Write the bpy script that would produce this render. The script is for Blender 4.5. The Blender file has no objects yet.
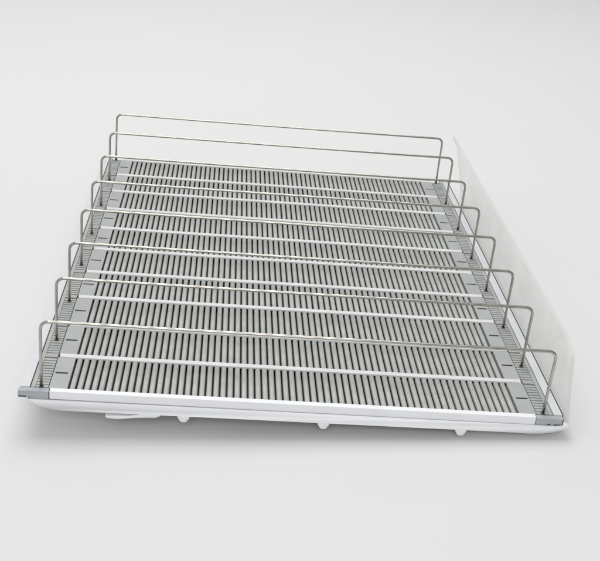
import bpy, bmesh, math, random
from mathutils import Vector, Matrix

random.seed(7)
C = bpy.context.scene.collection
S = 0.5                      # one design unit (distance between divider posts) = 0.5 m
PITCH = 0.1334               # depth of one roller row
ROWS = 10
Y0 = -0.0137                 # front edge of the first row
YB = Y0 + ROWS * PITCH       # back edge of the last row
THETA = 0.050                # the shelf stands slightly raised on its left side

# ------------------------------------------------------------------ materials
def new_mat(name):
    m = bpy.data.materials.new(name); m.use_nodes = True
    nt = m.node_tree
    return m, nt, nt.nodes['Principled BSDF']

def plastic(name, col, rough=0.45, var=0.06, scale=30.0, bump=0.05, bscale=400.0, spec=0.4, stretch=(1, 1, 1)):
    m, nt, b = new_mat(name)
    tc = nt.nodes.new('ShaderNodeTexCoord'); mp = nt.nodes.new('ShaderNodeMapping')
    mp.inputs['Scale'].default_value = stretch
    nt.links.new(tc.outputs['Object'], mp.inputs['Vector'])
    n = nt.nodes.new('ShaderNodeTexNoise'); n.inputs['Scale'].default_value = scale; n.inputs['Detail'].default_value = 6
    nt.links.new(mp.outputs[0], n.inputs['Vector'])
    r = nt.nodes.new('ShaderNodeValToRGB')
    r.color_ramp.elements[0].position = 0.3; r.color_ramp.elements[1].position = 0.7
    r.color_ramp.elements[0].color = tuple(c * (1 - var) for c in col) + (1,)
    r.color_ramp.elements[1].color = tuple(min(1, c * (1 + var)) for c in col) + (1,)
    nt.links.new(n.outputs['Fac'], r.inputs['Fac']); nt.links.new(r.outputs['Color'], b.inputs['Base Color'])
    b.inputs['Roughness'].default_value = rough
    b.inputs['Specular IOR Level'].default_value = spec
    n2 = nt.nodes.new('ShaderNodeTexNoise'); n2.inputs['Scale'].default_value = bscale; n2.inputs['Detail'].default_value = 3
    nt.links.new(mp.outputs[0], n2.inputs['Vector'])
    bp = nt.nodes.new('ShaderNodeBump'); bp.inputs['Strength'].default_value = bump; bp.inputs['Distance'].default_value = 0.001
    nt.links.new(n2.outputs['Fac'], bp.inputs['Height']); nt.links.new(bp.outputs[0], b.inputs['Normal'])
    return m

WHITE = plastic('white_coated_metal', (0.84, 0.85, 0.87), 0.38, 0.025)
BARW = plastic('white_plastic', (0.69, 0.70, 0.695), 0.5, 0.06)
CHANNEL = plastic('pale_grey_channel_paint', (0.64, 0.655, 0.67), 0.4, 0.04)
PLATE = plastic('grey_plate_plastic', (0.40, 0.415, 0.41), 0.42, 0.06)
RAIL = plastic('grey_rail_plastic', (0.40, 0.415, 0.40), 0.45, 0.08)
CAP = plastic('blue_grey_cap_plastic', (0.40, 0.425, 0.45), 0.4, 0.05)
DARK = plastic('dark_underside_plastic', (0.014, 0.017, 0.015), 0.6, 0.2)
LINE = plastic('dark_slot', (0.012, 0.013, 0.013), 0.6, 0.1)
ROLL = plastic('roller_grey_plastic', (0.415, 0.428, 0.405), 0.40, 0.10, 70, 0.06, 700)
nt = ROLL.node_tree
geo = nt.nodes.new('ShaderNodeNewGeometry')          # tone drifts over the whole mat, not per roller copy
for nd in list(nt.nodes):
    if nd.type == 'MAPPING': nt.links.new(geo.outputs['Position'], nd.inputs['Vector'])
FLOOR = plastic('white_backdrop_paper', (0.685, 0.685, 0.682), 0.85, 0.006, 3, 0.03, 300, 0.1)

# polished steel wire
STEEL, nt, b = new_mat('steel_wire')
b.inputs['Metallic'].default_value = 1.0
b.inputs['Roughness'].default_value = 0.16
tc = nt.nodes.new('ShaderNodeTexCoord'); n = nt.nodes.new('ShaderNodeTexNoise')
n.inputs['Scale'].default_value = 55; n.inputs['Detail'].default_value = 5
nt.links.new(tc.outputs['Object'], n.inputs['Vector'])
r = nt.nodes.new('ShaderNodeValToRGB')
r.color_ramp.elements[0].color = (0.40, 0.385, 0.35, 1); r.color_ramp.elements[1].color = (0.53, 0.515, 0.475, 1)
r.color_ramp.elements[0].position = 0.35; r.color_ramp.elements[1].position = 0.68
nt.links.new(n.outputs['Fac'], r.inputs['Fac']); nt.links.new(r.outputs['Color'], b.inputs['Base Color'])
rr = nt.nodes.new('ShaderNodeMapRange'); rr.inputs['To Min'].default_value = 0.10; rr.inputs['To Max'].default_value = 0.18
nt.links.new(n.outputs['Fac'], rr.inputs['Value']); nt.links.new(rr.outputs[0], b.inputs['Roughness'])

# clear, slightly scuffed acrylic; cut edges are frosted
def acrylic(name, dens, col, rough, var):
    m, nt, b = new_mat(name)
    out = nt.nodes['Material Output']
    b.inputs['Base Color'].default_value = col + (1,)
    b.inputs['Roughness'].default_value = rough
    tr = nt.nodes.new('ShaderNodeBsdfTransparent'); tr.inputs['Color'].default_value = (0.985, 0.99, 0.985, 1)
    mx = nt.nodes.new('ShaderNodeMixShader')
    tc = nt.nodes.new('ShaderNodeTexCoord'); n = nt.nodes.new('ShaderNodeTexNoise')
    n.inputs['Scale'].default_value = 22; n.inputs['Detail'].default_value = 7; n.inputs['Roughness'].default_value = 0.62
    nt.links.new(tc.outputs['Object'], n.inputs['Vector'])
    mr = nt.nodes.new('ShaderNodeMapRange'); mr.inputs['From Min'].default_value = 0.3; mr.inputs['From Max'].default_value = 0.7
    mr.inputs['To Min'].default_value = dens - var; mr.inputs['To Max'].default_value = dens + var
    nt.links.new(n.outputs['Fac'], mr.inputs['Value']); nt.links.new(mr.outputs[0], mx.inputs['Fac'])
    nt.links.new(tr.outputs[0], mx.inputs[1]); nt.links.new(b.outputs[0], mx.inputs[2])
    nt.links.new(mx.outputs[0], out.inputs['Surface'])
    return m
ACR = acrylic('clear_acrylic', 0.13, (0.64, 0.64, 0.625), 0.06, 0.07)
ACRE = acrylic('frosted_acrylic_edge', 0.50, (0.68, 0.68, 0.645), 0.25, 0.08)

# ------------------------------------------------------------------ geometry helpers
def box(bm, x0, x1, y0, y1, z0, z1, mi=0, bev=0.0):
    g = bmesh.ops.create_cube(bm, size=1.0)
    vs = g['verts']
    for v in vs:
        v.co = Vector((x0 + (v.co.x + .5) * (x1 - x0), y0 + (v.co.y + .5) * (y1 - y0), z0 + (v.co.z + .5) * (z1 - z0)))
    fs = {f for v in vs for f in v.link_faces}
    for f in fs: f.material_index = mi
    if bev:
        es = list({e for v in vs for e in v.link_edges})
        r = bmesh.ops.bevel(bm, geom=es, offset=bev, segments=2, affect='EDGES', profile=0.6)
        for f in r['faces']: f.material_index = mi

def prism(bm, pts, axis, a0, a1, mi=0, side_mi=None, bev=0.0):
    """extrude a 2D outline; axis 'y' takes (x, z) points, axis 'x' takes (y, z) points, 'z' takes (x, y)"""
    def P(p, a):
        return {'y': (p[0], a, p[1]), 'x': (a, p[0], p[1]), 'z': (p[0], p[1], a)}[axis]
    A = [bm.verts.new(P(p, a0)) for p in pts]; B = [bm.verts.new(P(p, a1)) for p in pts]
    fs = [bm.faces.new(A), bm.faces.new(B[::-1])]
    for f in fs: f.material_index = mi
    n = len(pts); sf = []
    for i in range(n):
        f = bm.faces.new((A[i], B[i], B[(i + 1) % n], A[(i + 1) % n])); f.material_index = mi if side_mi is None else side_mi
        sf.append(f)
    if bev:
        es = list({e for f in fs for e in f.edges})
        bmesh.ops.bevel(bm, geom=es, offset=bev, segments=2, affect='EDGES', profile=0.6)

def tube(bm, path, r, seg=12, mi=0):
    rings = []
    n = len(path)
    ref = Vector((0, 1, 0))
    for i, p in enumerate(path):
        t = (Vector(path[min(i + 1, n - 1)]) - Vector(path[max(i - 1, 0)])).normalized()
        u = ref.cross(t)
        if u.length < 1e-4: u = Vector((1, 0, 0)).cross(t)
        u.normalize(); v = t.cross(u)
        rings.append([bm.verts.new(Vector(p) + u * math.cos(a) * r + v * math.sin(a) * r) for a in [2 * math.pi * k / seg for k in range(seg)]])
    for a, b_ in zip(rings, rings[1:]):
        for k in range(seg):
            f = bm.faces.new((a[k], a[(k + 1) % seg], b_[(k + 1) % seg], b_[k])); f.material_index = mi; f.smooth = True
    for ring in (rings[0], rings[-1]):
        f = bm.faces.new(ring if ring is rings[-1] else ring[::-1]); f.material_index = mi

def roller_geo(bm, x, y0, y1, zc, r, seg=20):
    # crowned roller: slightly flattened section, small chamfer at both ends
    sec = []
    for k in range(seg):
        t = 2 * math.pi * (k + .5) / seg
        c, sn = math.cos(t), math.sin(t)
        sec.append((math.copysign(abs(c) ** .64, c), math.copysign(abs(sn) ** .64, sn)))
    prof = [(y0, r * .86), (y0 + .0007, r), (y1 - .0007, r), (y1, r * .86)]
    rings = [[bm.verts.new((x + rr * a, y, zc + rr * b_)) for a, b_ in sec] for y, rr in prof]
    for i, (a, c) in enumerate(zip(rings, rings[1:])):
        for k in range(seg):
            f = bm.faces.new((a[k], a[(k + 1) % seg], c[(k + 1) % seg], c[k])); f.smooth = (i == 1)
    bm.faces.new(rings[0][::-1]); bm.faces.new(rings[-1])

def obj(name, bm, mats, parent=None, smooth=False):
    bmesh.ops.recalc_face_normals(bm, faces=bm.faces)
    bmesh.ops.scale(bm, vec=(S, S, S), verts=bm.verts)
    me = bpy.data.meshes.new(name); bm.to_mesh(me); bm.free()
    for m in (mats if isinstance(mats, (list, tuple)) else [mats]): me.materials.append(m)
    if smooth:
        for p in me.polygons: p.use_smooth = True
    o = bpy.data.objects.new(name, me); C.objects.link(o)
    if parent is not None: o.parent = parent
    return o

def B(): return bmesh.new()

def lean_lip(bm):
    # outward lean given to the pressed lip so its face catches more light
    for v in bm.verts:
        d = -0.0178 - v.co.z
        if d > 0:
            if v.co.y < -.010: v.co.y -= .35 * min(d, .023)
            v.co.z = -0.0178 - (.78 * d if d < .023 else .78 * .023 + (d - .023))

# ------------------------------------------------------------------ the shelf
OFF = 0.0710
T = Matrix.Translation((0, 0, OFF * S)) @ Matrix.Rotation(THETA, 4, 'Y')
shelf = bpy.data.objects.new('roller_shelf', None); C.objects.link(shelf)
shelf.empty_display_size = 0.1
shelf.matrix_world = T
shelf['label'] = 'white framed shelf with grey roller rows, eight steel wire dividers and a clear side panel'
shelf['category'] = 'shelf'

# --- lower tray, one pressed white sheet with rounded lower corners and three locating nubs
bot = lambda x: -0.0405 + (x + .45) * 0.0045
prof = [(-0.5235, -0.0178), (-0.5170, -0.0235), (-0.5060, -0.0300), (-0.4930, -0.0352), (-0.4760, -0.0388), (-0.4550, -0.0408)]
prof += [(x, bot(x)) for x in (-.3, -.1, .1, .3, .44)]
prof += [(0.4700, -0.0372), (0.4950, -0.0358), (0.5180, -0.0322), (0.5360, -0.0268), (0.5470, -0.0222), (0.5525, -0.0188), (0.5545, -0.0158), (0.5540, -0.0140), (0.5400, -0.0138), (0.5200, -0.0178)]
bm = B()
prism(bm, prof, 'y', -0.0205, 0.018, bev=0.0014)
lean_lip(bm)
tray = obj('tray', bm, WHITE, shelf, True)
bm = B()
box(bm, -.505, .535, .019, YB - .004, -.0365, -.0305, bev=.001)
tf = obj('tray_floor', bm, WHITE, shelf)
for k in range(6):
    y = .16 + k * .2
    bm = B(); box(bm, -.49, .52, y, y + .02, -.046, -.0366, bev=.001)
    obj('rib', bm, WHITE, tf)
for sb in ((-.505, -.497, .019, YB - .004), (.527, .535, .019, YB - .004), (-.496, .526, YB - .012, YB - .004)):
    bm = B(); box(bm, sb[0], sb[1], sb[2], sb[3], -.0304, -.018)
    obj('flange', bm, WHITE, tf)
for x in (-0.2215, 0.0545, 0.3315):
    bm = B(); zb = bot(x)
    pts = [(x - .0150, zb + .002), (x - .0120, zb - .0015)]
    for a in range(0, 181, 20):
        aa = math.radians(180 + a); pts.append((x + .0098 * math.cos(aa), zb - .0050 + .0098 * math.sin(aa)))
    pts += [(x + .0120, zb - .0015), (x + .0150, zb + .002)]
    prism(bm, pts, 'y', -0.0195, -0.005, bev=.0012)
    lean_lip(bm)
    obj('nub', bm, WHITE, tray, True)
# latch tab below the lip
bm = B()
prism(bm, [(-.372, -.0478), (-.3735, -.0505), (-.371, -.0535), (-.352, -.0548), (-.338, -.0535), (-.322, -.0492), (-.276, -.0478), (-.268, -.0435), (-.262, -.0380), (-.300, -.0385), (-.316, -.0440), (-.330, -.0462)], 'y', -.019, .004, bev=.0012)
lean_lip(bm)
obj('latch_tab', bm, WHITE, tray, True)
# supporting runners under the tray (the shelf stands a little higher on its left)
for (x0, x1, y0, y1) in ((-.40, -.36, .25, 1.15), (.34, .38, .3, 1.2)):
    hl = lambda x: -OFF + x * math.tan(THETA) + .0006
    bm = B()
    prism(bm, [(x0, hl(x0) - .001), (x1, hl(x1) - .001), (x1, -.0375), (x0, -.0375)], 'y', y0, y1)
    obj('support_runner', bm, WHITE, shelf)

# --- front trim
bm = B()
box(bm, -.4818, .4818, -.0185, -.0050, -.0172, .0006, bev=.0016)
obj('front_trim', bm, WHITE, shelf)
bm = B(); box(bm, -.495, .53, -.016, .018, -.0192, -.0175)
obj('trim_channel', bm, LINE, shelf)
# rear trim
bm = B(); box(bm, -.4818, .4818, YB + .002, YB + .014, -.0172, .0035, bev=.0014)
obj('rear_trim', bm, WHITE, shelf)

# --- toothed side rails, with end caps
def rail(s):
    bm = B()
    def bx(a, b_, y0, y1, z0, z1, mi=0, bev=0):
        x0, x1 = sorted((s * a, s * b_)); box(bm, x0, x1, y0, y1, z0, z1, mi, bev)
    bx(.4862, .5190, -.004, YB + .010, -.0175, -.0062, 1)
    bx(.5115, .5192, -.0045, YB + .010, -.0060, .0002, 0)
    tp = PITCH / 13
    for rrow in range(ROWS):
        for k in range(13):
            y = Y0 + rrow * PITCH + (k + .5) * tp
            if y < -.002: continue
            if k == 12:
                continue
            bx(.4868, .5112, y - tp * .34, y + tp * .34, -.0060, -.0008, 0)
        yb = Y0 + (rrow + 1) * PITCH
        if rrow < ROWS - 1: bx(.4868, .5112, yb - tp * .70, yb - tp * .1, -.0060, .0004, 0)
    o = obj('toothed_rail', bm, [RAIL, DARK_RAIL], shelf)
    # end cap
    bm = B()
    if s < 0:
        pts = [(-.4828, -.0012), (-.5185, -.0008), (-.5420, -.0020), (-.5420, -.0140), (-.5265, -.0150), (-.5240, -.0120), (-.5200, -.0125), (-.5160, -.0165), (-.5080, -.0190), (-.5000, -.0235), (-.4828, -.0238)]
        prism(bm, pts, 'y', -.0180, -.0048, bev=.0009)
        cp = obj('end_cap', bm, CAP, shelf)
        bm = B(); box(bm, -.5412, -.5250, -.0188, -.0178, -.0150, -.0128)
        obj('seam', bm, LINE, cp)
        bm = B(); box(bm, -.4833, -.4820, -.0182, -.006, -.0225, -.001)
        obj('seam', bm, LINE, cp)
    else:
        pts = [(.4828, -.0012), (.5385, -.0018), (.5385, -.0150), (.5200, -.0160), (.5120, -.0165), (.4828, -.0172)]
        prism(bm, pts, 'y', -.0180, -.0048, bev=.0009)
        cp = obj('end_cap', bm, CAP, shelf)
        for sb in ((.5372, .5385, -.0150, -.0020), (.521, .5370, -.0155, -.0142), (.507, .513, -.0155, -.0142)):
            bm = B(); box(bm, sb[0], sb[1], -.0190, -.0178, sb[2], sb[3])
            obj('seam', bm, LINE, cp)
DARK_RAIL = plastic('rail_groove_shade', (0.17, 0.178, 0.168), 0.6, 0.15)  # darker copy of the rail grey, paints the shade between teeth
PLUG = plastic('dark_plug_plastic', (0.10, 0.10, 0.09), 0.5, 0.1)
rail(-1); rail(1)

# --- white side channels outside the rails
for s in (-1, 1):
    bm = B()
    x0, x1 = sorted((s * .5215, s * .5395))
    box(bm, x0, x1, -.004, YB + .012, -.0172, .0004, bev=.0012)
    ch = obj('side_channel', bm, CHANNEL, shelf)
    x0, x1 = sorted((s * .5195, s * .5213))
    bm = B(); box(bm, x0, x1, -.003, YB + .010, -.0172, -.0046)
    obj('gap_shade_strip', bm, LINE, ch)  # solid dark strip painting the shade between rail and channel
    if s > 0:
        bm = B(); box(bm, .5397, .5420, -.002, YB + .010, -.0165, -.0006)
        obj('gap_shade_strip', bm, LINE, ch)  # solid dark strip painting the shade between channel and panel

# --- ten roller rows
RX = .448; NR = 64; RP = 2 * RX / NR; RR = .00533
roller_me = None; n_ind = 0
rest = B()
for i in range(ROWS):
    y0 = Y0 + i * PITCH + .0066; y1 = Y0 + (i + 1) * PITCH - .0066
    bm = B()
    box(bm, -.4815, .4815, y0 - .004, y1 + .004, -.0168, -.0135, 0)
    bed = obj('roller_bed', bm, DARK, shelf)
    for s in (-1, 1):
        bm = B()
        x0, x1 = sorted((s * (RX + .0018), s * .4848))
        ym = (y0 + y1) / 2 - .0002
        # plate built round a shallow slot, its floor painted dark as depth shade
        sx0, sx1 = sorted((s * .4568, s * .4812)); hw = .0030
        box(bm, x0, x1, y0, ym - hw, -.0130, 0)
        box(bm, x0, x1, ym + hw, y1, -.0130, 0)
        box(bm, x0, sx0, ym - hw, ym + hw, -.0130, -.00002)
        box(bm, sx1, x1, ym - hw, ym + hw, -.0130, -.00002)
        box(bm, sx0, sx1, ym - hw, ym + hw, -.0130, -.0010, 1)
        obj('end_plate', bm, [PLATE, LINE], bed)
    for k in range(NR):
        x = -RX + (k + .5) * RP
        jz = -.0006 + random.uniform(-.00035, .00030)
        if n_ind < 100:
            if roller_me is None:
                bm = B(); roller_geo(bm, 0, .0002, y1 - y0 - .0002, 0, RR)
                o = obj('roller', bm, ROLL, bed); roller_me = o.data
            else:
                o = bpy.data.objects.new('roller', roller_me); C.objects.link(o); o.parent = bed
            o.location = (x * S, y0 * S, (jz - RR) * S); n_ind += 1
        else:
            roller_geo(rest, x, y0 + .0002, y1 - .0002, jz - RR, RR)
o = obj('rollers', rest, ROLL, shelf); o['kind'] = 'stuff'

# --- white cross bars between the rows
for i in range(1, ROWS + 1):
    y = Y0 + i * PITCH
    if i == ROWS: y -= .0008
    bm = B()
    pts = [(y - .0066, -.0022), (y + .0066, -.0022), (y + .0066, .0010), (y + .0061, .0016), (y - .0061, .0016), (y - .0066, .0010)]
    prism(bm, pts, 'x', -.4822, .4822, bev=.0002)
    cb = obj('cross_bar', bm, BARW, shelf)
    bm = B(); box(bm, -.4815, .4815, y - .0052, y + .0052, -.0134, -.0023)
    obj('bar_web', bm, DARK, cb)

# --- wire dividers
WY = [0.0, .1848, .3626, .5562, .7454, .9413, 1.1387, 1.3169]
def wire(h, lean):
    bm = B(); r = .0031; rb = .017
    path = [(-.5, 0, -.006), (-.5, 0, h * .3), (-.5, 0, h * .6), (-.5, 0, h - rb)]
    for a in range(15, 90, 15):
        t = math.radians(a); path.append((-.5 + rb - rb * math.cos(t), 0, h - rb + rb * math.sin(t)))
    for k in range(9):
        x = -.5 + rb + (1 - 2 * rb) * k / 8
        path.append((x, 0, h - .0006 * math.sin(math.pi * (x + .5))))
    for a in range(75, -1, -15):
        t = math.radians(a); path.append((.5 - rb + rb * math.cos(t), 0, h - rb + rb * math.sin(t)))
    path += [(.5, 0, h * .6), (.5, 0, h * .3), (.5, 0, -.006)]
    path = [(x, y + lean * max(z, 0), z) for x, y, z in path]
    tube(bm, path, r, 14)
    return bm
for i, y in enumerate(WY):
    o = obj('wire_divider', wire(.1447 - .0008, random.uniform(-.012, .012)), STEEL, shelf)
    o.location = (0, y * S, 0)
    for s in (-1, 1):
        bm = B()
        box(bm, s * .5 - .0044, s * .5 + .0044, -.0044, .0040, -.0058, .0003, bev=.0011)
        obj('foot_plug', bm, PLUG, o)

# --- clear side panel on the right
bm = B()
pts = [(-.0085, -.0130), (1.120, -.0130), (1.204, .055), (1.290, .1120), (1.302, .1205), (1.386, .1305), (1.386, .1314), (.110, .1312), (.096, .1308), (.083, .1290), (.048, .1185), (.040, .1140), (.036, .1080), (.020, .060)]
prism(bm, pts, 'x', .5455, .5535, mi=0, side_mi=1)
panel = obj('side_panel', bm, [ACR, ACRE], shelf)

# ------------------------------------------------------------------ backdrop
bm = B()
g = bmesh.ops.create_grid(bm, x_segments=8, y_segments=8, size=30)
fl = obj('floor', bm, FLOOR); fl['kind'] = 'structure'
fl.location = (0, 0, 0)

# ------------------------------------------------------------------ camera (solved from the photograph)
R = [[0.99447899, -0.04760087, 0.09351839], [0.06335371, -0.43809165, -0.89669505], [0.08365309, 0.89766913, -0.43265725]]
Cc = Vector((-0.18285611, -1.75756124, 1.10959207)) * S
M = Matrix(((R[0][0], -R[1][0], -R[2][0], Cc.x), (R[0][1], -R[1][1], -R[2][1], Cc.y), (R[0][2], -R[1][2], -R[2][2], Cc.z), (0, 0, 0, 1)))
cd = bpy.data.cameras.new('camera'); cam = bpy.data.objects.new('camera', cd); C.objects.link(cam)
cam.matrix_world = T @ M
cd.sensor_width = 36; cd.lens = 36 * 1.7417; cd.clip_start = 0.01; cd.clip_end = 100
bpy.context.scene.camera = cam

# ------------------------------------------------------------------ light
w = bpy.data.worlds.new('World'); bpy.context.scene.world = w; w.use_nodes = True
nt = w.node_tree; bg = nt.nodes['Background']
tc = nt.nodes.new('ShaderNodeTexCoord'); sp = nt.nodes.new('ShaderNodeSeparateXYZ')
nt.links.new(tc.outputs['Generated'], sp.inputs[0])
rp = nt.nodes.new('ShaderNodeValToRGB')
rp.color_ramp.elements[0].position = 0.0; rp.color_ramp.elements[0].color = (0.10, 0.10, 0.095, 1)
rp.color_ramp.elements[1].position = 0.75; rp.color_ramp.elements[1].color = (1.0, 1.0, 1.0, 1)
# an uneven studio: dark surroundings low down and to the right, brighter overhead
wn = nt.nodes.new('ShaderNodeTexNoise'); wn.inputs['Scale'].default_value = 2.2; wn.inputs['Detail'].default_value = 2
nt.links.new(tc.outputs['Generated'], wn.inputs['Vector'])
wa = nt.nodes.new('ShaderNodeMath'); wa.operation = 'MULTIPLY_ADD'; wa.inputs[1].default_value = 1.3
nt.links.new(wn.outputs['Fac'], wa.inputs[0]); wa.inputs[2].default_value = -.65
wx = nt.nodes.new('ShaderNodeMath'); wx.operation = 'MULTIPLY_ADD'; wx.inputs[1].default_value = -.22
nt.links.new(sp.outputs['X'], wx.inputs[0]); nt.links.new(wa.outputs[0], wx.inputs[2])
wz = nt.nodes.new('ShaderNodeMath'); wz.operation = 'ADD'
nt.links.new(sp.outputs['Z'], wz.inputs[0]); nt.links.new(wx.outputs[0], wz.inputs[1])
nt.links.new(wz.outputs[0], rp.inputs['Fac']); nt.links.new(rp.outputs['Color'], bg.inputs['Color'])
bg.inputs['Strength'].default_value = 0.72

def area(name, loc, target, size, power, col=(1, 1, 1)):
    l = bpy.data.lights.new(name, 'AREA'); l.shape = 'RECTANGLE'; l.size, l.size_y = size; l.energy = power; l.color = col
    o = bpy.data.objects.new(name, l); C.objects.link(o); o.location = loc
    o.rotation_euler = (Vector(target) - Vector(loc)).to_track_quat('-Z', 'Y').to_euler()
    return o
area('softbox_overhead', (-0.3, 1.5, 2.9), (0, .3, 0), (2.5, 2.5), 62)
area('softbox_front', (-0.3, -2.5, 1.9), (0, .0, 0), (1.8, 1.0), 29)

sc = bpy.context.scene
sc.view_settings.view_transform = 'Standard'; sc.view_settings.look = 'None'
sc.view_settings.exposure = -0.04; sc.view_settings.gamma = 1.0
sc.render.engine = 'CYCLES'
sc.cycles.transparent_max_bounces = 16
